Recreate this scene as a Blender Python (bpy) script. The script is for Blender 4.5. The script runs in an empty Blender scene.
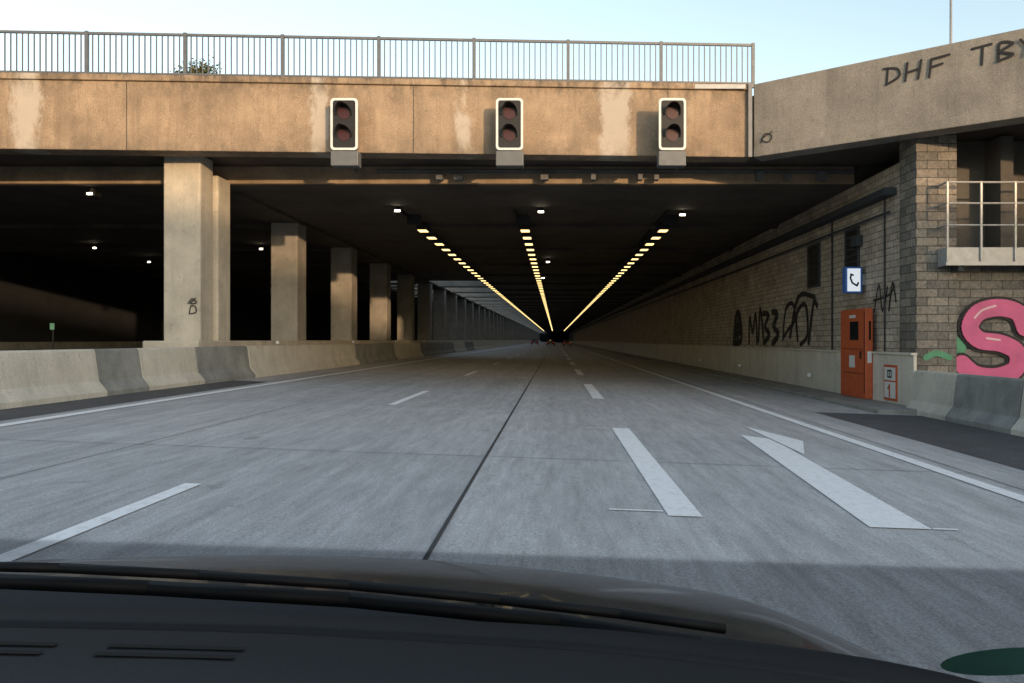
import bpy, bmesh, math, random
from mathutils import Vector, Matrix
random.seed(7)
H=1.4            # eye height; z values written with R() are relative to eye level
SL=-0.035        # road cross fall
def R(z): return z+H
def G(x): return SL*max(-30,min(30,x))
sc=bpy.context.scene
D=bpy.data

# ------------------------------------------------------------------ materials
def newmat(name):
    m=D.materials.new(name); m.use_nodes=True
    nt=m.node_tree; nt.nodes.clear()
    out=nt.nodes.new('ShaderNodeOutputMaterial')
    b=nt.nodes.new('ShaderNodeBsdfPrincipled')
    nt.links.new(b.outputs[0],out.inputs[0])
    return m,nt,b
def N(nt,t,**k):
    n=nt.nodes.new(t)
    for a,v in k.items(): setattr(n,a,v)
    return n
def coords(nt,scale=(1,1,1)):
    tc=N(nt,'ShaderNodeTexCoord'); mp=N(nt,'ShaderNodeMapping')
    mp.inputs['Scale'].default_value=scale
    nt.links.new(tc.outputs['Object'],mp.inputs[0]); return mp.outputs[0]
def noise(nt,scale,detail=6,rough=.6,mscale=(1,1,1)):
    n=N(nt,'ShaderNodeTexNoise'); n.inputs['Scale'].default_value=scale
    n.inputs['Detail'].default_value=detail; n.inputs['Roughness'].default_value=rough
    nt.links.new(coords(nt,mscale),n.inputs['Vector']); return n.outputs['Fac']
def ramp(nt,src,p0,p1,c0=(0,0,0,1),c1=(1,1,1,1)):
    r=N(nt,'ShaderNodeValToRGB'); r.color_ramp.elements[0].position=p0; r.color_ramp.elements[1].position=p1
    r.color_ramp.elements[0].color=c0; r.color_ramp.elements[1].color=c1
    nt.links.new(src,r.inputs[0]); return r.outputs[0]
def mix(nt,fac,a,b,mode='MIX'):
    m=N(nt,'ShaderNodeMix',data_type='RGBA',blend_type=mode)
    for i,v in ((0,fac),(6,a),(7,b)):
        if isinstance(v,(int,float)): m.inputs[i].default_value=v
        elif isinstance(v,tuple): m.inputs[i].default_value=v if len(v)==4 else v+(1,)
        else: nt.links.new(v,m.inputs[i])
    return m.outputs[2]
def mul(nt,a,k):
    m=N(nt,'ShaderNodeMath',operation='MULTIPLY'); nt.links.new(a,m.inputs[0])
    if isinstance(k,(int,float)): m.inputs[1].default_value=k
    else: nt.links.new(k,m.inputs[1])
    return m.outputs[0]
def bump(nt,b,src,st=.3,d=.02):
    bp=N(nt,'ShaderNodeBump'); bp.inputs['Strength'].default_value=st; bp.inputs['Distance'].default_value=d
    nt.links.new(src,bp.inputs['Height']); nt.links.new(bp.outputs[0],b.inputs['Normal'])
def simple(name,col,rough=.6,metal=0,var=.25,scale=6):
    m,nt,b=newmat(name)
    f=ramp(nt,noise(nt,scale),.3,.7)
    dk=tuple(c*(1-var) for c in col)
    nt.links.new(mix(nt,f,dk,col),b.inputs['Base Color'])
    b.inputs['Roughness'].default_value=rough; b.inputs['Metallic'].default_value=metal
    return m
def concrete(name,col,dark=.5,streak=.5,scale=1.2,fine=.25,warm=None):
    m,nt,b=newmat(name)
    big=ramp(nt,noise(nt,scale,8,.65),.35,.68)
    dk=tuple(c*dark for c in col)
    c=mix(nt,big,dk,col)
    if streak:
        s=ramp(nt,noise(nt,1.0,6,.7,(2.6,2.6,.16)),.48,.76)
        c=mix(nt,mul(nt,s,streak),c,tuple(x*.38 for x in col))
        s2=ramp(nt,noise(nt,1.7,7,.7,(1.1,1.1,.35)),.55,.78)
        c=mix(nt,mul(nt,s2,streak*.7),c,tuple(min(1,x*1.4) for x in col))
    pit=ramp(nt,noise(nt,7,3,.5),.66,.72)
    c=mix(nt,mul(nt,pit,.35),c,tuple(x*.35 for x in col))
    fn=noise(nt,40,4,.7)
    c=mix(nt,fine,c,ramp(nt,fn,.3,.7),'OVERLAY')
    nt.links.new(c,b.inputs['Base Color']); b.inputs['Roughness'].default_value=.85
    bump(nt,b,fn,.25,.01)
    return m
def emit(name,col,st):
    m=D.materials.new(name); m.use_nodes=True; nt=m.node_tree; nt.nodes.clear()
    o=N(nt,'ShaderNodeOutputMaterial'); e=N(nt,'ShaderNodeEmission')
    e.inputs[0].default_value=col+(1,); e.inputs[1].default_value=st
    nt.links.new(e.outputs[0],o.inputs[0]); return m

def fascia_mat():
    m=concrete('fascia_concrete',(.39,.29,.20),.58,.7,.9,.3)
    nt=m.node_tree; b=[n for n in nt.nodes if n.type=='BSDF_PRINCIPLED'][0]
    src=b.inputs['Base Color'].links[0].from_socket
    tc=N(nt,'ShaderNodeTexCoord'); sx=N(nt,'ShaderNodeSeparateXYZ'); nt.links.new(tc.outputs['Object'],sx.inputs[0])
    nz=noise(nt,1.6,8,.75,(1.6,1,.7))
    tot=None
    for cx,w in ((-13.1,.26),(-5.95,.16),(1.55,.34),(-2.3,.06)):
        a=N(nt,'ShaderNodeMath',operation='SUBTRACT'); nt.links.new(sx.outputs[0],a.inputs[0]); a.inputs[1].default_value=cx
        a2=N(nt,'ShaderNodeMath',operation='ABSOLUTE'); nt.links.new(a.outputs[0],a2.inputs[0])
        a3=N(nt,'ShaderNodeMath',operation='MULTIPLY_ADD'); nt.links.new(nz,a3.inputs[0]); a3.inputs[1].default_value=-1.4; nt.links.new(a2.outputs[0],a3.inputs[2])
        mr=N(nt,'ShaderNodeMapRange'); nt.links.new(a3.outputs[0],mr.inputs[0])
        mr.inputs[1].default_value=w-.76; mr.inputs[2].default_value=w-.58; mr.inputs[3].default_value=1; mr.inputs[4].default_value=0
        if tot is None: tot=mr.outputs[0]
        else:
            mx=N(nt,'ShaderNodeMath',operation='MAXIMUM'); nt.links.new(tot,mx.inputs[0]); nt.links.new(mr.outputs[0],mx.inputs[1]); tot=mx.outputs[0]
    c=mix(nt,mul(nt,tot,.7),src,(.48,.44,.39))
    mr=N(nt,'ShaderNodeMapRange'); nt.links.new(sx.outputs[2],mr.inputs[0]); mr.inputs[1].default_value=R(6.0); mr.inputs[2].default_value=R(6.6)
    sp=ramp(nt,noise(nt,2.2,7,.75,(1.5,1,.8)),.45,.60)
    c=mix(nt,mul(nt,mul(nt,mr.outputs[0],sp),.8),c,(.07,.06,.05))
    mr=N(nt,'ShaderNodeMapRange'); nt.links.new(sx.outputs[2],mr.inputs[0]); mr.inputs[1].default_value=R(5.2); mr.inputs[2].default_value=R(4.74)
    sp=ramp(nt,noise(nt,1.5,7,.75,(1.2,1,1.2)),.40,.62)
    c=mix(nt,mul(nt,mul(nt,mr.outputs[0],sp),.6),c,(.10,.085,.065))
    nt.links.new(c,b.inputs['Base Color']); return m
M_fascia=fascia_mat()
M_wing=concrete('wing_concrete',(.33,.30,.26),.62,.55,.8,.35)
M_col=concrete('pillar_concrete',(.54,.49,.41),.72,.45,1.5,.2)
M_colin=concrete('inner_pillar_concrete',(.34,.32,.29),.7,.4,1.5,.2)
M_bar=concrete('barrier_concrete',(.60,.575,.51),.78,.4,1.5,.2)
M_bar2=concrete('barrier_concrete_old',(.30,.31,.30),.6,.4,1.5,.2)
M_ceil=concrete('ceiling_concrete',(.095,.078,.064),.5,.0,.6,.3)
M_dark=concrete('dark_concrete',(.045,.05,.058),.6,.3,.8,.2)  # dark blue-grey base for ledge, frames, brackets, post and roof
M_bay=concrete('shade_black_wall',(.016,.019,.024),.6,.3,.8,.2)  # shade put into the colour: near-black where sun reaches the bay wall
M_abut=concrete('abutment_concrete',(.13,.12,.11),.6,.4,.8,.2)
M_base=concrete('wall_base_concrete',(.68,.63,.56),.8,.35,1.0,.2)
M_steel=simple('galvanised_steel',(.38,.39,.40),.45,.3)
M_rail=simple('railing_paint',(.15,.16,.18),.5,.3)
M_black=simple('black_plastic',(.010,.010,.011),.6)
M_white=simple('white_enamel',(.72,.73,.73),.35,0,.1)
M_grey=simple('grey_box_paint',(.13,.14,.15),.5)
M_red=simple('orange_red_paint',(.58,.115,.04),.5,0,.25)
M_blue=simple('blue_panel',(.05,.16,.5),.4)
M_blackp=simple('black_spray',(.022,.02,.02),.7,0,.1)
M_pink=simple('pink_spray',(.72,.13,.30),.6,0,.25,2)
M_lpink=simple('light_pink_spray',(.85,.55,.62),.6,0,.15,2)
M_green=simple('green_spray',(.10,.34,.19),.6,0,.3,2)
M_joint=simple('joint_sealant',(.045,.045,.045),.7)
M_joint2=simple('fine_joint',(.19,.19,.19),.7)
M_glass=simple('dark_glass',(.01,.012,.015),.12)

def brickmat(name,c1,c2,mort,bw,bh):
    m,nt,b=newmat(name)
    tc=N(nt,'ShaderNodeTexCoord'); s=N(nt,'ShaderNodeSeparateXYZ'); nt.links.new(tc.outputs['Object'],s.inputs[0])
    ad=N(nt,'ShaderNodeMath',operation='ADD'); nt.links.new(s.outputs[0],ad.inputs[0]); nt.links.new(s.outputs[1],ad.inputs[1])
    cb=N(nt,'ShaderNodeCombineXYZ'); nt.links.new(ad.outputs[0],cb.inputs[0]); nt.links.new(s.outputs[2],cb.inputs[1])
    br=N(nt,'ShaderNodeTexBrick'); nt.links.new(cb.outputs[0],br.inputs['Vector'])
    br.inputs['Scale'].default_value=1; br.inputs['Brick Width'].default_value=bw; br.inputs['Row Height'].default_value=bh
    br.inputs['Mortar Size'].default_value=.011; br.inputs['Color1'].default_value=c1+(1,); br.inputs['Color2'].default_value=c2+(1,)
    br.inputs['Mortar'].default_value=mort+(1,)
    big=ramp(nt,noise(nt,.7,7,.7),.3,.7,(.55,.53,.51,1),(1,1,1,1))
    c=mix(nt,1.0,br.outputs['Color'],big,'MULTIPLY')
    c=mix(nt,.45,c,ramp(nt,noise(nt,14,6,.75),.3,.7),'OVERLAY')
    nt.links.new(c,b.inputs['Base Color']); b.inputs['Roughness'].default_value=.85
    inv=N(nt,'ShaderNodeMath',operation='SUBTRACT'); inv.inputs[0].default_value=1; nt.links.new(br.outputs['Fac'],inv.inputs[1])
    bump(nt,b,inv.outputs[0],.6,.02)
    return m
M_brick=brickmat('grey_brick',(.60,.52,.43),(.43,.375,.315),(.20,.18,.155),.42,.17)
M_stone=brickmat('stone_blocks',(.32,.285,.245),(.16,.15,.14),(.08,.08,.075),.50,.20)

def roadmat():
    m,nt,b=newmat('worn_concrete_road')
    big=ramp(nt,noise(nt,.35,7,.6),.3,.7)
    c=mix(nt,big,(.43,.425,.435),(.51,.505,.505))
    tc=N(nt,'ShaderNodeTexCoord'); s=N(nt,'ShaderNodeSeparateXYZ'); nt.links.new(tc.outputs['Object'],s.inputs[0])
    def fl(src,off,size):
        a=N(nt,'ShaderNodeMath',operation='ADD'); nt.links.new(src,a.inputs[0]); a.inputs[1].default_value=off
        d=N(nt,'ShaderNodeMath',operation='DIVIDE'); nt.links.new(a.outputs[0],d.inputs[0]); d.inputs[1].default_value=size
        f=N(nt,'ShaderNodeMath',operation='FLOOR'); nt.links.new(d.outputs[0],f.inputs[0]); return f.outputs[0]
    cb=N(nt,'ShaderNodeCombineXYZ'); nt.links.new(fl(s.outputs[0],.81,5.71),cb.inputs[0]); nt.links.new(fl(s.outputs[1],20.3,5.8),cb.inputs[1])
    wn_=N(nt,'ShaderNodeTexWhiteNoise'); nt.links.new(cb.outputs[0],wn_.inputs['Vector'])
    c=mix(nt,1.0,c,ramp(nt,wn_.outputs['Value'],0,1,(.88,.88,.89,1),(1,1,1,1)),'MULTIPLY')
    tr=ramp(nt,noise(nt,1.0,5,.6,(1.6,.03,1)),.36,.66)
    c=mix(nt,tr,mix(nt,.27,c,(.13,.13,.135)),c)
    fn=noise(nt,60,5,.8)
    c=mix(nt,.5,c,ramp(nt,fn,.30,.70),'OVERLAY')
    mid=noise(nt,5,7,.75,(1.6,.22,1))
    c=mix(nt,.24,c,ramp(nt,mid,.32,.68),'OVERLAY')
    spot=ramp(nt,noise(nt,2.2,3,.5),.70,.73)
    c=mix(nt,mul(nt,spot,.3),c,(.12,.12,.12))
    nt.links.new(c,b.inputs['Base Color']); b.inputs['Roughness'].default_value=.7
    bump(nt,b,fn,.3,.008); return m
M_road=roadmat()
M_asph=concrete('dark_asphalt',(.09,.09,.095),.7,0,2,.5)
M_walk=concrete('kerb_concrete',(.33,.32,.30),.6,0,2,.4)
M_ground=concrete('ground_dirt',(.12,.12,.09),.6,0,.3,.4)
def paintmat():
    m,nt,b=newmat('road_paint')
    w=ramp(nt,noise(nt,11,9,.8),.33,.50)
    c=mix(nt,w,(.62,.62,.63),(.88,.88,.89))
    nt.links.new(c,b.inputs['Base Color']); b.inputs['Roughness'].default_value=.6; return m
M_paint=paintmat()

# ------------------------------------------------------------------ mesh helpers
def link(o,parent=None):
    sc.collection.objects.link(o)
    if parent: o.parent=parent
    return o
def empty(name,loc=(0,0,0)):
    e=D.objects.new(name,None); e.empty_display_size=.2; sc.collection.objects.link(e); return e
def obj(name,verts,faces,mat,parent=None,smooth=False):
    me=D.meshes.new(name); me.from_pydata([tuple(v) for v in verts],[],faces); me.update()
    mats=mat if isinstance(mat,(list,tuple)) else [mat]
    for m in mats: me.materials.append(m)
    if smooth:
        for p in me.polygons: p.use_smooth=True
    return link(D.objects.new(name,me),parent)
class B:
    def __init__(s): s.v=[];s.f=[];s.m=[]
    def box(s,x0,x1,y0,y1,z0,z1,mi=0):
        i=len(s.v)
        s.v+=[(x0,y0,z0),(x1,y0,z0),(x1,y1,z0),(x0,y1,z0),(x0,y0,z1),(x1,y0,z1),(x1,y1,z1),(x0,y1,z1)]
        s.f+=[(i,i+3,i+2,i+1),(i+4,i+5,i+6,i+7),(i,i+1,i+5,i+4),(i+1,i+2,i+6,i+5),(i+2,i+3,i+7,i+6),(i+3,i,i+4,i+7)]
        s.m+=[mi]*6
    def quad(s,a,b,c,d,mi=0):
        i=len(s.v); s.v+=[a,b,c,d]; s.f.append((i,i+1,i+2,i+3)); s.m.append(mi)
    def poly(s,pts,mi=0):
        i=len(s.v); s.v+=list(pts); s.f.append(tuple(range(i,i+len(pts)))); s.m.append(mi)
    def prism(s,pts,z0,z1,mi=0):
        i=len(s.v); n=len(pts)
        s.v+=[(p[0],p[1],z0) for p in pts]+[(p[0],p[1],z1) for p in pts]
        s.f.append(tuple(i+n-1-k for k in range(n))); s.f.append(tuple(i+n+k for k in range(n)))
        for k in range(n):
            k2=(k+1)%n; s.f.append((i+k,i+k2,i+n+k2,i+n+k))
        s.m+=[mi]*(n+2)
    def cyl(s,a,b,r,n=10,mi=0,r2=None):
        a=Vector(a);b=Vector(b);d=(b-a).normalized(); r2=r if r2 is None else r2
        u=d.orthogonal().normalized(); w=d.cross(u); i=len(s.v)
        for P,rr in ((a,r),(b,r2)):
            for k in range(n):
                t=2*math.pi*k/n; s.v.append(tuple(P+u*math.cos(t)*rr+w*math.sin(t)*rr))
        for k in range(n):
            k2=(k+1)%n; s.f.append((i+k,i+k2,i+n+k2,i+n+k)); s.m.append(mi)
        s.f.append(tuple(i+n-1-k for k in range(n))); s.f.append(tuple(i+n+k for k in range(n))); s.m+=[mi]*2
    def make(s,name,mat,parent=None,smooth=False,bevel=0):
        o=obj(name,s.v,s.f,mat,parent,smooth)
        for p,mi in zip(o.data.polygons,s.m): p.material_index=mi
        if bevel:
            md=o.modifiers.new('b','BEVEL'); md.width=bevel; md.segments=2; md.limit_method='ANGLE'
        return o
def strokes(name,lines,O,U,V,w,mat,parent=None,off=0):
    O=Vector(O);U=Vector(U);V=Vector(V);n=U.cross(V).normalized(); Un=U.normalized();Vn=V.normalized()
    b=B(); k=0
    for ln in lines:
        P=[O+U*p[0]+V*p[1] for p in ln]
        for a,c in zip(P,P[1:]):
            d=(c-a)
            if d.length<1e-5: continue
            d.normalize(); s=n.cross(d)*w/2; o=n*(off+.0004*k); k+=1
            b.quad(tuple(a-s+o),tuple(c-s+o),tuple(c+s+o),tuple(a+s+o))
        for a in P:
            o=n*(off+.0004*k); k+=1
            b.poly([tuple(a+o+(Un*math.cos(t)+Vn*math.sin(t))*w/2) for t in [2*math.pi*j/14 for j in range(14)]])
    return b.make(name,mat,parent)
def smooth_line(P,n=6):
    out=[]
    for i in range(len(P)-1):
        p0=P[max(0,i-1)];p1=P[i];p2=P[i+1];p3=P[min(len(P)-1,i+2)]
        for k in range(n):
            t=k/n
            out.append(tuple(.5*((2*p1[j])+(-p0[j]+p2[j])*t+(2*p0[j]-5*p1[j]+4*p2[j]-p3[j])*t*t+(-p0[j]+3*p1[j]-3*p2[j]+p3[j])*t**3) for j in (0,1)))
    out.append(P[-1]); return out

# ------------------------------------------------------------------ ground + road
YN,YF=-140,460
b=B()
xs=[-3000,-30,30,3000]
for xa,xb in zip(xs,xs[1:]):
    b.quad((xa,-3000,G(xa)-.012),(xb,-3000,G(xb)-.012),(xb,3000,G(xb)-.012),(xa,3000,G(xa)-.012))
b.make('ground',M_ground)
def strip(b,x0,x1,y0,y1,dz,mi=0):
    b.quad((x0,y0,G(x0)+dz),(x1,y0,G(x1)+dz),(x1,y1,G(x1)+dz),(x0,y1,G(x0)+dz),mi)
b=B(); strip(b,-8.75,8.45,YN,YF,0); b.make('road',M_road)
b=B(); strip(b,-27,-10.6,YN,YF,0); b.make('opposite_road',M_asph)
b=B(); strip(b,-8.72,-7.75,YN,20,.004); strip(b,5.75,8.4,YN,16.4,.004); b.make('asphalt_shoulder',M_asph)
b=B()
for x,w in ((-.81,.032),(-7.72,.02)): strip(b,x-w/2,x+w/2,YN,YF,.006)
b.make('road_joint',M_joint)
b=B()
for x,w in ((4.9,.018),(-4.9,.012)): strip(b,x-w/2,x+w/2,YN,YF,.0055)
y=-20.3
while y<140:
    strip(b,-7.7,4.88,y,y+.014,.005); y+=5.8
b.make('road_joint',M_joint2)
b=B()
strip(b,4.48,4.68,YN,YF,.009); strip(b,-7.46,-7.27,YN,YF,.009)
for k in range(-6,36): strip(b,.92,1.2,6+12*k,12+12*k,.009)
for k in range(-6,36): strip(b,-3.30,-3.15,2.6+12*k,6.6+12*k,.009)
strip(b,.45,.9,6.14,6.18,.009); strip(b,3.0,3.2,5.85,5.89,.009); strip(b,.50,.9,11.9,11.94,.009)
b.make('lane_marking',M_paint)
b=B()
def gp(x,y): return (x,y,G(x)+.009)
b.poly([gp(2.49,5.85),gp(2.98,5.85),gp(3.26,10.5),gp(3.26,11.3),gp(2.92,11.65)])
b.poly([gp(3.285,9.75),gp(3.74,11.15),gp(3.30,12.95)])
b.make('turn_arrow_marking',M_paint)
b=B(); b.box(7.25,8.42,16.6,460,-.5,G(7.8)+.11)
b.make('sidewalk',M_walk,bevel=.02)

# ------------------------------------------------------------------ overpass
OV=empty('highway_overpass')
def yp(x): return 18.95+.045*x
zb,zt=R(4.74),R(6.62)
b=B()
b.prism([(-45,yp(-45)),(5.1,yp(5.1)),(5.1,yp(5.1)+.6),(-45,yp(-45)+.6)],zb,zt-.16)
b.prism([(-45,yp(-45)-.06),(5.1,yp(5.1)-.06),(5.1,yp(5.1)+.66),(-45,yp(-45)+.66)],zt-.157,zt)
b.make('fascia_beam',M_fascia,OV,bevel=.02)
b=B()
for x in (-10.7,-3.6,2.9): b.box(x,x+.018,yp(x)-.004,yp(x)+.1,zb+.01,zt-.17)
b.make('expansion_joint',M_joint,OV)
b=B()
wd=Vector((4.85,-3.48)).normalized(); wn=Vector((wd.y,-wd.x))*-1
A=Vector((5.13,19.12)); E=A+wd*20
b.prism([tuple(A),tuple(E),tuple(E+wn*.55),tuple(A+wn*.55)],zb-.02,zt-.01)
A2=A-wn*.07
b.prism([tuple(A2+wd*.02),tuple(E-wn*.07),tuple(E-wn*.004),tuple(A-wn*.004+wd*.02)],zb-.03,zb+.2)
b.make('wing_parapet',M_wing,OV,bevel=.02)
b=B(); b.box(4.98,5.08,yp(5)-.12,yp(5)-.065,zb-.02,zt); b.make('drain_pipe',M_rail,OV)
b=B(); b.box(3.6,4.9,yp(4)-.09,yp(4)-.062,zt-.15,zt-.04); b.make('cover_plate',M_steel,OV)
b=B()
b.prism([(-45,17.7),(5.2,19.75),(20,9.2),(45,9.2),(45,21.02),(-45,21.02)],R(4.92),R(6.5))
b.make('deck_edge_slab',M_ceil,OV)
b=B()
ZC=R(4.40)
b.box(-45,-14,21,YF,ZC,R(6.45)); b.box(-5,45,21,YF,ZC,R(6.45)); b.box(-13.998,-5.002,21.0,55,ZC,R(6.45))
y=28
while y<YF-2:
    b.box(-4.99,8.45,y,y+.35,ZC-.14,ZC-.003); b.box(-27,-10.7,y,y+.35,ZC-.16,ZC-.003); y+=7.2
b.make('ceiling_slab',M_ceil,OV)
b=B(); y=55+4.2
while y<YF-3:
    b.box(-13.998,-5.002,y,y+1.6,ZC-.1,R(6.2)); y+=7.2
b.make('open_bay_beams',M_colin,OV)
M_lip=concrete('lip_concrete',(.40,.30,.20),.5,.3,1.0,.3)
b=B(); b.box(-45,8.45,20.9,20.997,ZC+.02,ZC+.5); b.make('ceiling_lip',M_lip,OV)
b=B()
for x in (-3.3,-2.8,-.4,1.0,2.3,2.75,5.6,6.4,7.3):
    w=random.uniform(.12,.3); b.box(x,x+w,20.5,20.75,ZC+.05,ZC+.05+random.uniform(.12,.25))
b.cyl((-5,20.8,ZC+.36),(8.4,20.8,ZC+.36),.03); b.cyl((-5,20.78,ZC+.28),(8.4,20.78,ZC+.28),.02)
for x in (-5.6,-.9,3.4): b.cyl((x,19.7,ZC+.45),(x,26,ZC-.02),.025)
b.make('cable_tray',M_grey,OV)
b=B(); b.box(-10.55,-9.35,22.0,YF,ZC-.1,ZC-.004); b.make('pillar_girder',M_ceil,OV)
b=B()
b.box(-10.30,-9.32,19.45,20.2,0,R(4.9)); b.box(-10.25,-9.20,20.203,21.0,0,R(4.5))
b.make('pillar_front',M_col,OV,bevel=.05)
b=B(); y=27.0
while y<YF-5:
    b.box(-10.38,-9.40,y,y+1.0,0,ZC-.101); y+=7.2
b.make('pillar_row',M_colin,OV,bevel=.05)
b=B(); b.box(-10.6,-9.16,19.0,YF,0,R(-.02)); b.make('pillar_plinth',M_col,OV,bevel=.03)
b=B(); b.box(-27.6,-27,24,YF,-1,R(4.39)); b.box(-27.6,9.2,YF+.01,YF+.5,-1,R(6)); b.make('tunnel_side_wall',M_bay)  # second box is an added end wall that hides the bright sky
b=B(); b.box(-26.98,-26.6,-60,YF,-1,R(-.1)); b.make('concrete_barrier',M_bar2)

LE=emit('sodium_lamp',(1.0,.72,.28),2.6); LW=emit('white_lamp',(1,.86,.62),14)
b=B()
for X,w in ((4.05,.16),(-1.12,.16),(-4.95,.16)):
    y=27.5
    while y<330:
        b.box(X-w-.04,X+w+.04,y-.04,y+.59,ZC-.30,ZC-.15,0)
        b.box(X-w,X+w,y,y+.55,ZC-.318,ZC-.303,1); y+=1.95
    b.box(X-.25,X+.25,26,26.1,ZC-.35,ZC,0)
    b.box(X-.28,X-.2,25,330,ZC-.12,ZC-.004,0)
b.make('tunnel_light_row',[M_black,LE])
for (px,py,zz) in ((398,211,4.25),(541,212,4.25),(682,215,4.25),(543,278,4.2),(92,194,4.2),(96,248,4.2),(262,249,4.2),(150,262,4.1),(548,262,4.2)):
    Y=zz*740/(340-py)
    X=(px-555)/740*Y; Z=R(zz); k=1 if px>300 else .8
    l=B(); l.box(X-.14,X+.14,Y-.1,Y+.2,Z-.07,Z+.05,0); l.box(X-.05,X+.05,Y,Y+.1,Z+.05,ZC,0)
    l.box(X-.09*k,X+.09*k,Y-.115,Y-.102,Z-.04,Z+.02,1); l.make('tunnel_spotlight',[M_black,LW])

# ------------------------------------------------------------------ right wall
BW=empty('brick_wall')
b=B(); b.box(8.5,9.2,17.55,YF,-2,R(4.39)); b.make('brick_face',M_brick,BW)
b=B(); b.box(8.44,9.4,17.3,18.15,-2,R(4.9)); b.make('stone_pier',M_stone,BW,bevel=.02)
b=B(); b.box(8.36,8.437,17.25,YF,-2,R(-.36)); b.box(8.30,8.45,17.25,YF,R(-.358),R(-.30)); b.make('concrete_base',M_base,BW,bevel=.01)
b=B(); b.box(8.2,8.498,18.4,YF,R(3.62),R(3.80)); b.cyl((8.35,18.5,R(3.2)),(8.35,400,R(3.2)),.035)
b.cyl((8.46,22.6,R(-.3)),(8.46,22.6,R(3.6)),.025); b.cyl((8.46,19.0,R(-.3)),(8.46,19.0,R(3.6)),.02); b.box(8.3,8.49,20.4,20.75,R(2.6),R(2.9)); b.make('cable_ledge',M_dark,BW)
for y0,y1,z0,z1 in ((23.75,24.7,1.8,3.05),(20.7,21.5,2.05,3.1)):
    b=B(); z0=R(z0);z1=R(z1)
    b.box(8.47,8.499,y0,y1,z0,z1,0)
    b.box(8.44,8.499,y0-.08,y0-.002,z0-.08,z1+.08,1); b.box(8.44,8.499,y1+.002,y1+.08,z0-.08,z1+.08,1)
    b.box(8.44,8.499,y0,y1,z1+.002,z1+.08,1); b.box(8.42,8.499,y0,y1,z0-.08,z0-.002,1)
    for k in range(1,6): zz=z0+(z1-z0)*k/6; b.box(8.455,8.468,y0,y1,zz-.02,zz+.02,1)
    b.make('wall_vent',[M_black,M_dark],BW)
b=B(); b.box(9.41,24,17.45,18.2,-2,R(1.9)); b.make('stone_retaining_wall',M_stone)
b=B(); b.box(9.41,24,18.25,18.9,-2,R(4.9)); b.box(10.6,10.9,17.6,18.24,R(1.91),R(4.85)); b.make('abutment_wall',M_abut)
PF=empty('steel_platform')
b=B(); b.box(8.97,15,16.94,17.44,R(1.74),R(1.84)); b.box(8.93,15,16.9,16.938,R(1.70),R(2.12)); b.box(8.93,8.967,16.94,17.28,R(1.70),R(2.12))
b.make('deck',M_steel,PF,bevel=.008)
b=B()
for x in (8.95,9.72,10.5,11.8,13.1,14.4): b.box(x-.022,x+.022,16.86,16.898,R(1.8),R(3.62))
for z in (2.62,3.12,3.60): b.cyl((8.93,16.88,R(z)),(15,16.88,R(z)),.024)
for z in (2.62,3.12,3.60): b.cyl((8.94,16.88,R(z)),(8.94,17.29,R(z)),.024)
b.make('handrail',M_steel,PF)
b=B()
for x in (9.3,11.3,13.3): b.box(x-.06,x+.06,16.95,17.44,R(1.58),R(1.737))
b.make('bracket',M_dark,PF)

# ------------------------------------------------------------------ barriers
def jersey(y0,y1,x,side,mat,h=.92,name='concrete_barrier'):
    g=G(x); p=[(0,-.4),(0,.10),(-.16,.30),(-.24,h-.04),(-.27,h),(-.43,h),(-.46,h-.04),(-.54,.30),(-.70,.10),(-.70,-.4)]
    v=[];f=[];n=len(p); dx=random.uniform(-.015,.015)
    for y in (y0+.012,y1-.012):
        for a,z in p: v.append((x+side*a+dx,y,g+z))
    for k in range(n):
        k2=(k+1)%n; q=(k,k2,n+k2,n+k); f.append(q if side<0 else q[::-1])
    f.append(tuple(range(n))[::1 if side>0 else -1]); f.append(tuple(range(n,2*n))[::-1 if side>0 else 1])
    o=obj(name,v,f,mat); md=o.modifiers.new('b','BEVEL'); md.width=.012; md.segments=2; md.limit_method='ANGLE'; return o
segs=[(-8,-4,0),(-4,0,0),(0,4,0),(4,8,0),(8,11.4,0),(11.4,14.4,0),(14.4,15.9,1),(15.9,18.4,0),(18.4,21.5,1),(21.5,27,0),(27,33,0)]
for a,c,k in segs: jersey(a,c,-8.69,1,M_bar2 if k else M_bar)
y=33
while y<YF-10: jersey(y,y+8,-8.69,1,random.choice([M_bar,M_bar,M_bar2]) if y<90 else M_bar); y+=8
for a,c,k in ((-6,-2,0),(-2,2,0),(2,6,1),(6,10,0),(10,13.2,0),(13.2,15.4,1),(15.4,17.2,0)): jersey(a,c,8.12,-1,M_bar2 if k else M_bar,.98)
for k in range(24):
    y=24+k*9
    b=B(); b.box(-9.02,-8.98,y,y+.05,G(-9)+.92,G(-9)+1.02,0); b.box(-9.05,-8.95,y-.012,y-.002,G(-9)+.95,G(-9)+1.05,1)
    b.make('delineator',[M_grey,M_white])
    b=B(); b.box(8.2,8.3,y,y+.05,R(-1.15),R(-1.10),0); b.box(8.18,8.3,y-.012,y-.002,R(-1.19),R(-1.07),1)
    b.make('delineator',[M_grey,M_white])

# ------------------------------------------------------------------ bridge railing
b=B(); z0=zt; ht=1.15
def rp(x): return yp(x)+.25
last=5.2
posts=[last-2.43*k for k in range(21)]
for x in posts:
    y=rp(x); b.box(x-.04,x+.04,y-.04,y+.04,z0,z0+ht+.02)
for xa,xb in zip(posts[1:],posts):
    n=17
    for k in range(1,n):
        x=xa+(xb-xa)*k/n; y=rp(x); b.box(x-.013,x+.013,y-.013,y+.013,z0+.12,z0+ht-.05)
    for z,h in ((z0+.10,.04),(z0+ht-.06,.06)):
        b.prism([(xa+.041,rp(xa)-.028),(xb-.041,rp(xb)-.028),(xb-.041,rp(xb)+.028),(xa+.041,rp(xa)+.028)],z,z+h)
b.make('bridge_railing',M_rail)

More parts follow.
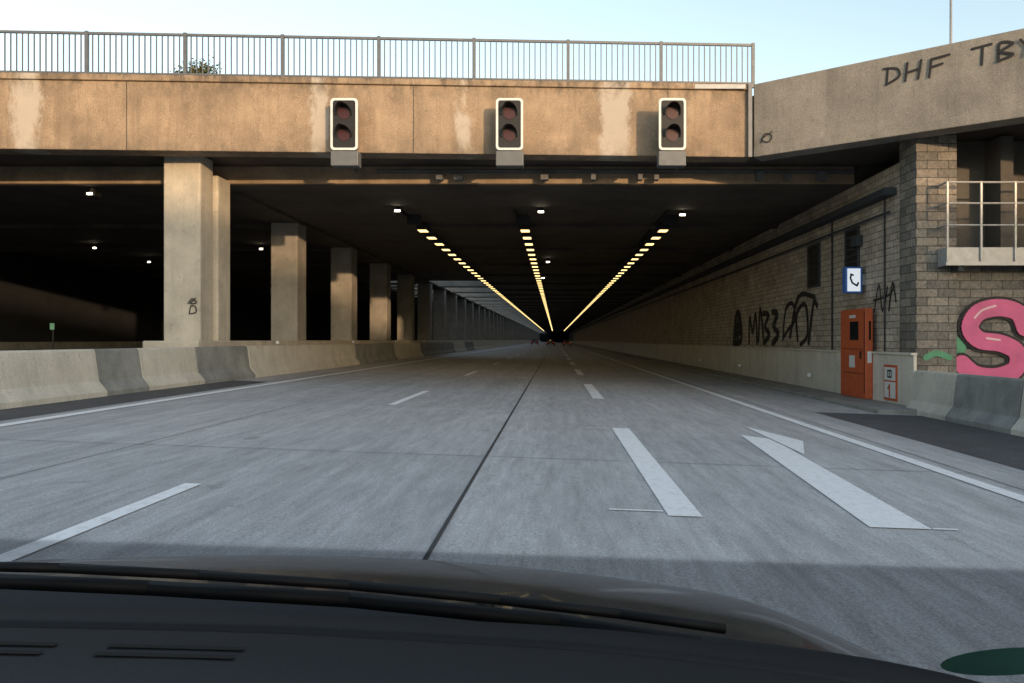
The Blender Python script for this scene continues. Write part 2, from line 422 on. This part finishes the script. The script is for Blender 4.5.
# ------------------------------------------------------------------ lane signals
M_lens=simple('red_lens',(.05,.004,.006),.45)
def signal(px):
    Y=18.25; X=(px-555)/740*Y; e=empty('lane_signal')
    zc=R((340-124)/740*Y); w=.335; h=.64
    def rr(w,h,r,n=5):
        pts=[]
        for cx,cz,a0 in ((w-r,h-r,0),(-w+r,h-r,90),(-w+r,-h+r,180),(w-r,-h+r,270)):
            for k in range(n+1):
                t=math.radians(a0+90*k/n); pts.append((cx+r*math.cos(t),cz+r*math.sin(t)))
        return pts
    def slab(name,w,h,r,y0,y1,mat,hole=None):
        o=rr(w,h,r); n=len(o); v=[];f=[]
        if hole:
            i=rr(*hole)
            for y in (y0,y1):
                v+=[(X+p[0],y,zc+p[1]) for p in o]; v+=[(X+p[0],y,zc+p[1]) for p in i]
            for k in range(n):
                k2=(k+1)%n
                f+=[(k2,k,n+k,n+k2),(2*n+k,2*n+k2,3*n+k2,3*n+k),(k,k2,2*n+k2,2*n+k),(n+k2,n+k,3*n+k,3*n+k2)]
        else:
            for y in (y0,y1): v+=[(X+p[0],y,zc+p[1]) for p in o]
            f=[tuple(range(n)),tuple(range(2*n-1,n-1,-1))]+[((k+1)%n,k,n+k,n+(k+1)%n) for k in range(n)]
        obj(name,v,f,mat,e)
    slab('backboard',w,h,.09,Y,Y+.05,M_white,(w-.055,h-.055,.06))
    slab('housing',w-.056,h-.056,.055,Y+.01,Y+.28,M_black)
    for dz in (.27,-.27):
        l=B(); l.cyl((X,Y-.005,zc+dz),(X,Y+.009,zc+dz),.15,24,0); l.make('lens',M_lens,e)
        v=[];f=[];n=14
        for k in range(n+1):
            t=math.radians(-15+210*k/n)
            for y in (Y+.012,Y-.32*max(.25,math.sin(max(0,min(math.pi,t)))*.9+.1)): v.append((X+.19*math.cos(t),y,zc+dz+.19*math.sin(t)))
        for k in range(n): f.append((2*k,2*k+1,2*k+3,2*k+2))
        o=obj('visor',v,f,M_black,e); md=o.modifiers.new('s','SOLIDIFY'); md.thickness=.008
    l=B(); l.box(X-.34,X+.34,Y+.02,Y+.35,zc-h-.38,zc-h-.01); l.make('control_box',M_grey,e,bevel=.02)
    l=B(); l.box(X-.12,X-.07,Y+.2,yp(X)-.002,zc-.4,zc+.5); l.box(X+.07,X+.12,Y+.2,yp(X)-.002,zc-.4,zc+.5); l.make('bracket',M_steel,e)
for px in (344,509.5,672.5): signal(px)

# ------------------------------------------------------------------ right side furniture
c=empty('emergency_cabinet')
b=B(); b.box(8.16,8.36,19.45,21.15,G(8)+.12,R(.84)); b.make('body',M_red,c,bevel=.02)
b=B(); b.box(8.148,8.158,19.9,20.45,R(.0),R(.5)); b.box(8.25,8.30,19.438,19.449,R(.0),R(.5)); b.make('window',M_glass,c)
b=B()
for z in (-.25,-.9): b.box(8.148,8.158,19.6,20.95,R(z),R(z)+.012)
b.box(8.146,8.158,19.50,19.515,R(-1.4),R(.75)); b.box(8.12,8.158,19.7,19.74,R(-.5),R(-.3)); b.make('trim',M_black,c)
b=B(); b.box(8.147,8.158,20.15,20.5,R(-.75),R(-.42)); b.box(8.147,8.158,20.1,20.5,R(.6),R(.68)); b.make('label',M_white,c)
b=B(); b.box(8.21,8.32,19.438,19.449,R(-.6),R(-.3)); b.make('side_label',M_white,c)
s=empty('hydrant_sign')
b=B(); b.box(8.33,8.358,18.05,18.75,R(-1.5),R(-.62)); b.make('board',M_red,s)
b=B(); b.box(8.318,8.329,18.11,18.69,R(-1.0),R(-.68)); b.box(8.318,8.329,18.11,18.69,R(-1.44),R(-1.04)); b.make('panel',M_white,s)
strokes('digit',[[(-.08,.0),(.0,.08),(.0,-.2)]],(8.315,18.4,R(-1.2)),(0,-1,0),(0,0,1),.07,M_red,s)
strokes('pictogram',[[(-.1,-.1),(.1,-.1),(.1,.06),(-.1,.06),(-.1,-.1)],[(0,-.1),(0,.06)]],(8.315,18.4,R(-.82)),(0,-1,0),(0,0,1),.04,M_blackp,s)
s=empty('emergency_phone_sign')
b=B(); b.box(7.93,8.40,20.2,20.45,R(1.28),R(2.0)); b.make('case',M_blue,s,bevel=.02)
M_lit=emit('lit_panel',(.85,.92,1.0),.8)
b=B(); b.box(7.98,8.33,20.18,20.197,R(1.33),R(1.95)); b.make('lit_face',M_lit,s)
b=B(); b.box(8.40,8.5,20.28,20.36,R(1.5),R(1.8)); b.make('arm',M_steel,s)
strokes('handset',[[(-.08,.14),(-.10,.05),(-.05,-.08),(.06,-.15),(.1,-.12)],[(-.09,.15),(-.03,.13)],[(.08,-.16),(.11,-.08)]],(8.155,20.176,R(1.64)),(1,0,0),(0,0,1),.05,M_blackp,s)

def tag(y,z,lines,w,sc_=(1,1),mat=M_blackp,name='graffiti'):
    return strokes(name,[smooth_line(l,4) if len(l)>2 else l for l in lines],(8.499,y,R(z)),(0,-sc_[0],0),(0,0,sc_[1]),w,mat,off=.004)
tag(35.2,-.15,[[(0,0),(.3,1.0),(.7,1.4),(1.2,1.3),(1.5,.6),(1.4,.1),(.3,.0)],[(.2,.4),(1.4,.5)],[(.5,0),(.55,1.2)],[(.9,0),(1.,1.2)],[(.3,.8),(1.3,.8)]],.30)
tag(32.4,-.12,[[(0,0),(.1,1.0),(.5,.4),(.9,1.1),(1.1,0)],[(1.3,.1),(1.5,1.3),(1.9,.2)],[(1.9,1.1),(2.5,1.0),(2.1,.6),(2.6,.3),(2.0,0)],[(3.0,1.1),(3.5,1.0),(3.1,.6),(3.6,.3),(3.0,0)]],.23,(1.2,1.1))
tag(27.6,-.10,[[(0,.1),(.3,1.2),(1.,1.4),(1.2,.8),(.6,.5),(.1,.2)],[(1.5,.1),(1.4,1.0),(2.2,1.3),(2.4,.3),(1.8,-.05)],[(2.5,.0),(2.9,1.3),(3.2,1.2)],[(.8,.2),(1.6,1.6),(3.,1.5)]],.16,(1.15,1))
tag(19.7,1.05,[[(0,-.3),(.3,.4),(.5,-.3),(.8,.3)],[(0,0),(.9,.1),(1.2,.3)],[(.9,-.3),(1.1,.4),(1.3,-.1)]],.06)
tag(36.5,-.2,[[(0,0),(.1,.3),(.4,.3)],[(.7,0),(.7,.4)]],.07)
strokes('graffiti',[smooth_line([(-.1,-.1),(-.05,.12),(.08,.1),(.1,-.05),(-.05,-.1)]),smooth_line([(-.12,.2),(.0,.34),(.12,.22),(-.05,.20),(.1,.36)])],(-9.52,19.445,R(.78)),(.9,0,0),(0,0,.9),.03,M_blackp,off=.002)
U=Vector((wd.x,wd.y,0)); 
def wing(u,z,lines,w,s=1.0):
    O=Vector((A.x,A.y,0))+U*u-Vector((wn.x,wn.y,0))*.006; O.z=R(z)
    strokes('graffiti',lines,O,U*s,Vector((0,0,s)),w,M_blackp,off=.002)
wing(3.2,5.95,[[(0,0),(.03,.42)],smooth_line([(-.06,.42),(.25,.36),(.3,.15),(0,0)]),[(.45,0),(.5,.45)],[(.75,0),(.82,.45)],[(.48,.2),(.8,.25)],[(1.0,-.02),(1.05,.42),(1.45,.45)],[(1.03,.22),(1.3,.26)]],.055,.9)
wing(4.95,6.0,[[(0,.42),(.4,.45)],[(.2,0),(.22,.44)],smooth_line([(.55,0),(.58,.42),(.85,.36),(.6,.22),(.85,.1),(.55,0)]),[(1.0,.4),(1.15,.2),(1.4,.45)],[(1.15,.2),(1.1,0)]],.06,.9)
wing(.1,5.05,[smooth_line([(.1,.0),(.2,.22),(.38,.15),(.3,0),(.12,.1),(.4,.25)])],.025)
PG=empty('graffiti_piece')
S=smooth_line([(1.62,1.15),(1.45,1.50),(1.0,1.62),(.52,1.5),(.32,1.15),(.55,.86),(1.05,.78),(1.42,.56),(1.38,.18),(.95,.0),(.45,.05),(.12,.30)])
O=(9.42,17.44,R(-.86))
strokes('outline',[S],O,(1,0,0),(0,0,1),.54,M_blackp,PG,.002)
strokes('fill',[S],O,(1,0,0),(0,0,1),.41,M_pink,PG,.045)
strokes('shine',[smooth_line([(.42,1.38),(.6,1.56),(.9,1.66)]),[(.7,.9),(1.0,.86)]],O,(1,0,0),(0,0,1),.05,M_lpink,PG,.09)
T=[[(2.0,1.5),(2.2,.2)],[(2.0,1.0),(2.8,.9)],[(2.6,1.5),(2.8,.2)]]
strokes('tail_outline',T,O,(1,0,0),(0,0,1),.50,M_blackp,PG,.003); strokes('tail',T,O,(1,0,0),(0,0,1),.37,M_pink,PG,.046)
strokes('shade',[smooth_line([(-.0,.85),(.15,.7),(.08,.45),(.1,.3)])],O,(1,0,0),(0,0,1),.22,M_green,PG,.001)
strokes('shade',[smooth_line([(-.75,.45),(-.5,.55),(-.2,.45)])],(9.42,17.293,R(-.86)),(1,0,0),(0,0,1),.14,M_green,PG,.001)

# ------------------------------------------------------------------ plant on deck
M_leaf=simple('leaf',(.13,.15,.04),.6,0,.5,9); M_twig=simple('twig',(.10,.07,.04),.8)
P=empty('wild_shrub'); tw=B(); lf=B()
base=Vector((-9.2,19.2,zt))
for k in range(38):
    a=random.uniform(0,2*math.pi); L=random.uniform(.35,.85); t=random.uniform(.2,1.0)
    tip=base+Vector((math.cos(a)*L*t,math.sin(a)*L*.4*t,L*(.95-.5*t)+.05))
    tw.cyl(tuple(base),tuple(tip),.008,5,0,.003)
    for j in range(30):
        q=base.lerp(tip,random.uniform(.35,1.05))+Vector([random.gauss(0,.04) for _ in range(3)])
        n=Vector([random.gauss(0,1) for _ in range(3)]).normalized(); u=n.orthogonal().normalized()*random.uniform(.025,.05); v=n.cross(u)*.6
        lf.quad(tuple(q-u),tuple(q-v),tuple(q+u),tuple(q+v))
tw.make('twigs',M_twig,P); lf.make('leaves',M_leaf,P)

L=empty('street_lamp'); b=B(); X,Y=21.4,40
b.cyl((X,Y,R(6.4)),(X,Y,R(20)),.11,12,0,.06); b.cyl((X,Y,R(19.9)),(X-1.6,Y,R(20.4)),.045,8); b.make('pole',M_steel,L,True)
b=B(); b.box(X-2.3,X-1.5,Y-.15,Y+.15,R(20.33),R(20.48)); b.make('lamp_head',M_grey,L,bevel=.04)

# ------------------------------------------------------------------ cars far ahead
M_tail=emit('tail_light',(1,.05,.02),1.0)
def car(x,y,col):
    e=empty('car'); m=simple('car_paint',col,.3,.3)
    prof=[(-2.1,.35),(-2.15,.75),(-2.05,.98),(-1.6,1.05),(-1.1,1.42),(.3,1.45),(1.0,1.0),(1.9,.85),(2.15,.6),(2.1,.35)]
    bm=bmesh.new(); g=G(x)
    rows=[]
    for s in (-.88,-.80,.80,.88):
        rows.append([bm.verts.new((x+s*(1 if z<1.06 else .82),y+p,g+z-(.03 if abs(s)>.85 else 0))) for p,z in prof])
    for r0,r1 in zip(rows,rows[1:]):
        for k in range(len(prof)): k2=(k+1)%len(prof); bm.faces.new((r0[k],r0[k2],r1[k2],r1[k]))
    bm.faces.new(rows[0][::-1]); bm.faces.new(rows[-1])
    bmesh.ops.recalc_face_normals(bm,faces=bm.faces)
    me=D.meshes.new('body'); bm.to_mesh(me); me.materials.append(m); link(D.objects.new('body',me),e)
    b=B()
    b.quad((x-.62,y-1.60,g+1.09),(x+.62,y-1.60,g+1.09),(x+.56,y-1.15,g+1.41),(x-.56,y-1.15,g+1.41)); b.make('rear_window',M_glass,e)
    b=B()
    for sx in (-.8,.8):
        for sy in (-1.35,1.35): b.cyl((x+sx-.11,y+sy,g+.32),(x+sx+.11,y+sy,g+.32),.32,18)
    b.make('wheels',M_black,e)
    b=B()
    for sx in (-.68,.68): b.box(x+sx-.1,x+sx+.1,y-2.20,y-2.14,g+.74,g+.82)
    b.make('tail_lights',M_tail,e)
    b=B(); b.box(x-.25,x+.25,y-2.19,y-2.15,g+.5,g+.62); b.make('number_plate',M_white,e)
car(-1.0,170,(.05,.05,.06)); car(2.9,175,(.4,.4,.42)); car(-5.2,190,(.03,.04,.08))
s=empty('traffic_sign'); b=B(); X=(53-555)/740*30; b.cyl((X,30,0),(X,30,R(.6)),.03); b.make('post',M_dark,s)
b=B(); b.box(X-.09,X+.09,29.94,29.965,R(.42),R(.68)); b.make('plate',simple('sign_green',(.25,.6,.45),.5),s)

# ------------------------------------------------------------------ unseen buildings behind, added to block the low sun
M_plaster=concrete('plaster',(.45,.42,.37),.8,.2,.5,.1)
def sun_blocker(x0,x1,y0,y1,h):
    e=empty('sun_blocker_building'); b=B(); b.box(x0,x1,y0,y1,-1,h); b.make('blocker_walls',M_plaster,e)
    b=B(); b.prism([(x0-.4,y0-.4),(x1+.4,y0-.4),(x1+.4,y1+.4),(x0-.4,y1+.4)],h+.003,h+.35); b.make('blocker_roof',M_dark,e)
    b=B(); z=1.5
    while z<h-2:
        x=x0+1.5
        while x<x1-2: b.box(x,x+1.3,y1+.003,y1+.03,z,z+1.5); x+=3.2
        z+=3
    b.make('blocker_windows',M_glass,e)
sun_blocker(-45,-6,-84,-70,13.2); sun_blocker(10,52,-86,-70,13.6); sun_blocker(52.5,95,-84,-70,13.0); sun_blocker(95.5,150,-84,-70,14.0)
sun_blocker(-4,8,-120,-106,17)

# ------------------------------------------------------------------ own car
CAR=empty('own_car')
m,nt,pb=newmat('hood_paint'); pb.inputs['Metallic'].default_value=.35
nt.links.new(mix(nt,ramp(nt,noise(nt,9,6,.7),.35,.7),(.075,.072,.066),(.135,.125,.11)),pb.inputs['Base Color'])
nt.links.new(ramp(nt,noise(nt,30,5,.7),.3,.7,(.26,.26,.26,1),(.42,.42,.42,1)),pb.inputs['Roughness']); pb.inputs['Coat Weight'].default_value=.7; pb.inputs['Coat Roughness'].default_value=.06
M_hood=m
def surf(name,fn,us,vs,mat,smooth=True):
    v=[];f=[]; nv=len(vs)
    for u in us:
        for w in vs: v.append(fn(u,w))
    for i in range(len(us)-1):
        for j in range(nv-1): a=i*nv+j; f.append((a,a+nv,a+nv+1,a+1))
    return obj(name,v,f,mat,CAR,smooth)
def lin(a,b,n): return [a+(b-a)*k/n for k in range(n+1)]
def hz(X,Y):
    t=Y-1.05; z=-.45-.05*t-.10*t*t-.06*(X+.9)**2
    if X>.50: z-=.35*(X-.50)**1.5
    if X<-1.7: z-=.9*(-1.7-X)**1.6
    if t>1.6: z-=.8*(t-1.6)**2
    z+=.006*math.exp(-((X-.12+.12*t)/.07)**2)*max(0,1-t)+.010*math.exp(-((X+1.5)/.05)**2)
    return R(z)
surf('hood',lambda X,Y:(X,Y,hz(X,Y)),lin(-2.0,.92,90),lin(1.0,3.1,50),M_hood)
def curve(pts,px):
    if px<=pts[0][0]: return pts[0][1]
    for (a,b_),(c_,d) in zip(pts,pts[1:]):
        if px<=c_:
            t=(px-a)/(c_-a); return b_+(d-b_)*t
    return pts[-1][1]+(px-pts[-1][0])*.35
def sm(pts,px): return sum(curve(pts,px+o) for o in (-60,-30,0,30,60))/5
dash=[(-200,598),(0,599),(300,605),(600,622),(800,645),(930,668),(1000,686),(1100,720)]
cowl=[(-200,572),(0,576),(200,582),(350,590),(500,606),(620,621),(760,638),(900,658),(1000,682)]
def dz(X,Y):
    px=555+740*X/.8; e=-(sm(dash,px)-340)*.8/740
    return R(e+(.8-Y)*.04)
M_dash=simple('dashboard_plastic',(.010,.011,.014),.6,0,.3,150)
dm=[n for n in M_dash.node_tree.nodes if n.type=='BSDF_PRINCIPLED'][0]; dm.inputs['Specular IOR Level'].default_value=.35; bump(M_dash.node_tree,dm,noise(M_dash.node_tree,420,2,.5),.4,.001)
surf('dashboard',lambda X,k:(X,.8-k,dz(X,.8)+.05*k-.03*max(0,.02-k)/.02-(.010*math.exp(-((k-.075)/.006)**2))),lin(-1.25,.62,80),[0,.006,.02,.05,.06,.066,.07,.075,.08,.084,.09,.1,.15,.2,.3,.4],M_dash)
surf('dashboard_front',lambda X,k:(X,.8+.002*k,dz(X,.8)-.03-.25*k),lin(-1.25,.62,40),[0,1],M_dash)
b=B()
for px0,px1 in ((-60,42),(95,235)):
    xa=(px0-555)/740*.65; xb=(px1-555)/740*.65
    for j in range(2):
        yy=.665-.02*j
        z=lambda X,Y:dz(X,.8)+.05*(.8-Y)+.0015
        b.quad((xa,yy,z(xa,yy)),(xb,yy,z(xb,yy)),(xb,yy+.008,z(xb,yy+.008)),(xa,yy+.008,z(xa,yy+.008)))
M_slot=simple('vent_slot',(.001,.001,.001),.9); b.make('defroster_vent',M_slot,CAR)
def cz(X): 
    px=555+740*X/1.1; return R(-(sm(cowl,px)-340)*1.1/740)
surf('cowl',lambda X,k:(X,1.1-k*.3,cz(X)-.012*(k<.02)-.10*k),lin(-1.7,.75,60),[-.02,0,.03,.3,1],M_black)
w=B(); pts=[(-40,571),(60,573),(200,580),(350,590),(500,605),(620,619),(725,634)]
P3=[((px-555)/740*.93,.93,R(-(py-345)*.93/740)) for px,py in pts]
for a,c_ in zip(P3,P3[1:]): w.cyl(a,c_,.0065,8)
P4=[((px-555)/740*.95,.95,R(-(py-340)*.95/740)) for px,py in ((-30,580),(150,588),(350,600),(560,622),(700,645))]
for a,c_ in zip(P4,P4[1:]): w.cyl(a,c_,.010,8)
w.make('wiper',M_black,CAR,True)
for px,py in ((72,563),(485,579)):
    Y=1.45; X=(px-555)/740*Y; z=hz(X,Y); n=B()
    n.cyl((X,Y,z-.01),(X,Y,z+.018),.022,14,0,.014); n.make('washer_nozzle',M_black,CAR,True)
gm=D.materials.new('windscreen_glass'); gm.use_nodes=True; nt=gm.node_tree; nt.nodes.clear()
o=N(nt,'ShaderNodeOutputMaterial'); tr=N(nt,'ShaderNodeBsdfTransparent')
tc=N(nt,'ShaderNodeTexCoord'); sx=N(nt,'ShaderNodeSeparateXYZ'); nt.links.new(tc.outputs['Object'],sx.inputs[0])
k=N(nt,'ShaderNodeMath',operation='MULTIPLY_ADD'); nt.links.new(sx.outputs[0],k.inputs[0]); k.inputs[1].default_value=.045; nt.links.new(sx.outputs[2],k.inputs[2])
k2=N(nt,'ShaderNodeMath',operation='SUBTRACT'); nt.links.new(k.outputs[0],k2.inputs[0]); k2.inputs[1].default_value=H-.5
nt.links.new(ramp(nt,k2.outputs[0],.5-.212,.5-.206,(.50,.505,.52,1),(1,1,1,1)),tr.inputs[0]); nt.links.new(tr.outputs[0],o.inputs[0])
surf('windscreen',lambda X,s:(X,.95-.85*s,R(-.42+.77*s)),[-1.25,-.3,.7],[-.06,.5,1.05],gm)
st=B()
def ell(cx,rx,rs,off):
    p=[]
    for kk in range(28):
        t=2*math.pi*kk/28; s=.012+rs*math.sin(t); X=cx+rx*math.cos(t); p.append((X,.95-.85*s-off,R(-.42+.77*s)+off))
    return p
st.poly(ell(.575,.085,.045,.003)); st.poly(ell(.575,.070,.034,.005),1)
M_st=simple('sticker_teal',(.18,.60,.55),.5)
st.make('windscreen_sticker',[M_st,simple('sticker_inner',(.30,.50,.48),.5,0,.5,40)],CAR)

# ------------------------------------------------------------------ light, sky, camera
EL=5.0; sd=Vector((.51,-.86,0)).normalized(); sd=Vector((sd.x*math.cos(math.radians(EL)),sd.y*math.cos(math.radians(EL)),math.sin(math.radians(EL))))
w=D.worlds.new('World'); sc.world=w; w.use_nodes=True; nt=w.node_tree
bg=nt.nodes['Background']; sk=nt.nodes.new('ShaderNodeTexSky'); sk.sky_type='NISHITA'; sk.sun_disc=False
sk.sun_elevation=math.radians(EL); sk.sun_rotation=math.atan2(sd.x,sd.y)
hs=nt.nodes.new('ShaderNodeHueSaturation'); hs.inputs['Saturation'].default_value=.80
nt.links.new(sk.outputs[0],hs.inputs['Color']); nt.links.new(hs.outputs[0],bg.inputs[0]); bg.inputs[1].default_value=.57
sl=D.lights.new('sun','SUN'); sl.energy=3.3; sl.angle=math.radians(.6); sl.color=(1,.66,.37)
so=D.objects.new('sun',sl); link(so); so.rotation_euler=(-sd).to_track_quat('-Z','Y').to_euler(); so.location=(20,-30,20)
cam=D.cameras.new('camera'); co=D.objects.new('camera',cam); link(co)
co.location=(0,0,H); co.rotation_euler=(math.radians(90),0,0)
cam.sensor_width=36; cam.lens=740/1024*36; cam.shift_x=-43/1024; cam.shift_y=-1.5/1024
cam.clip_start=.05; cam.clip_end=6000
sc.camera=co
sc.view_settings.view_transform='Standard'; sc.view_settings.look='None'; sc.view_settings.exposure=0
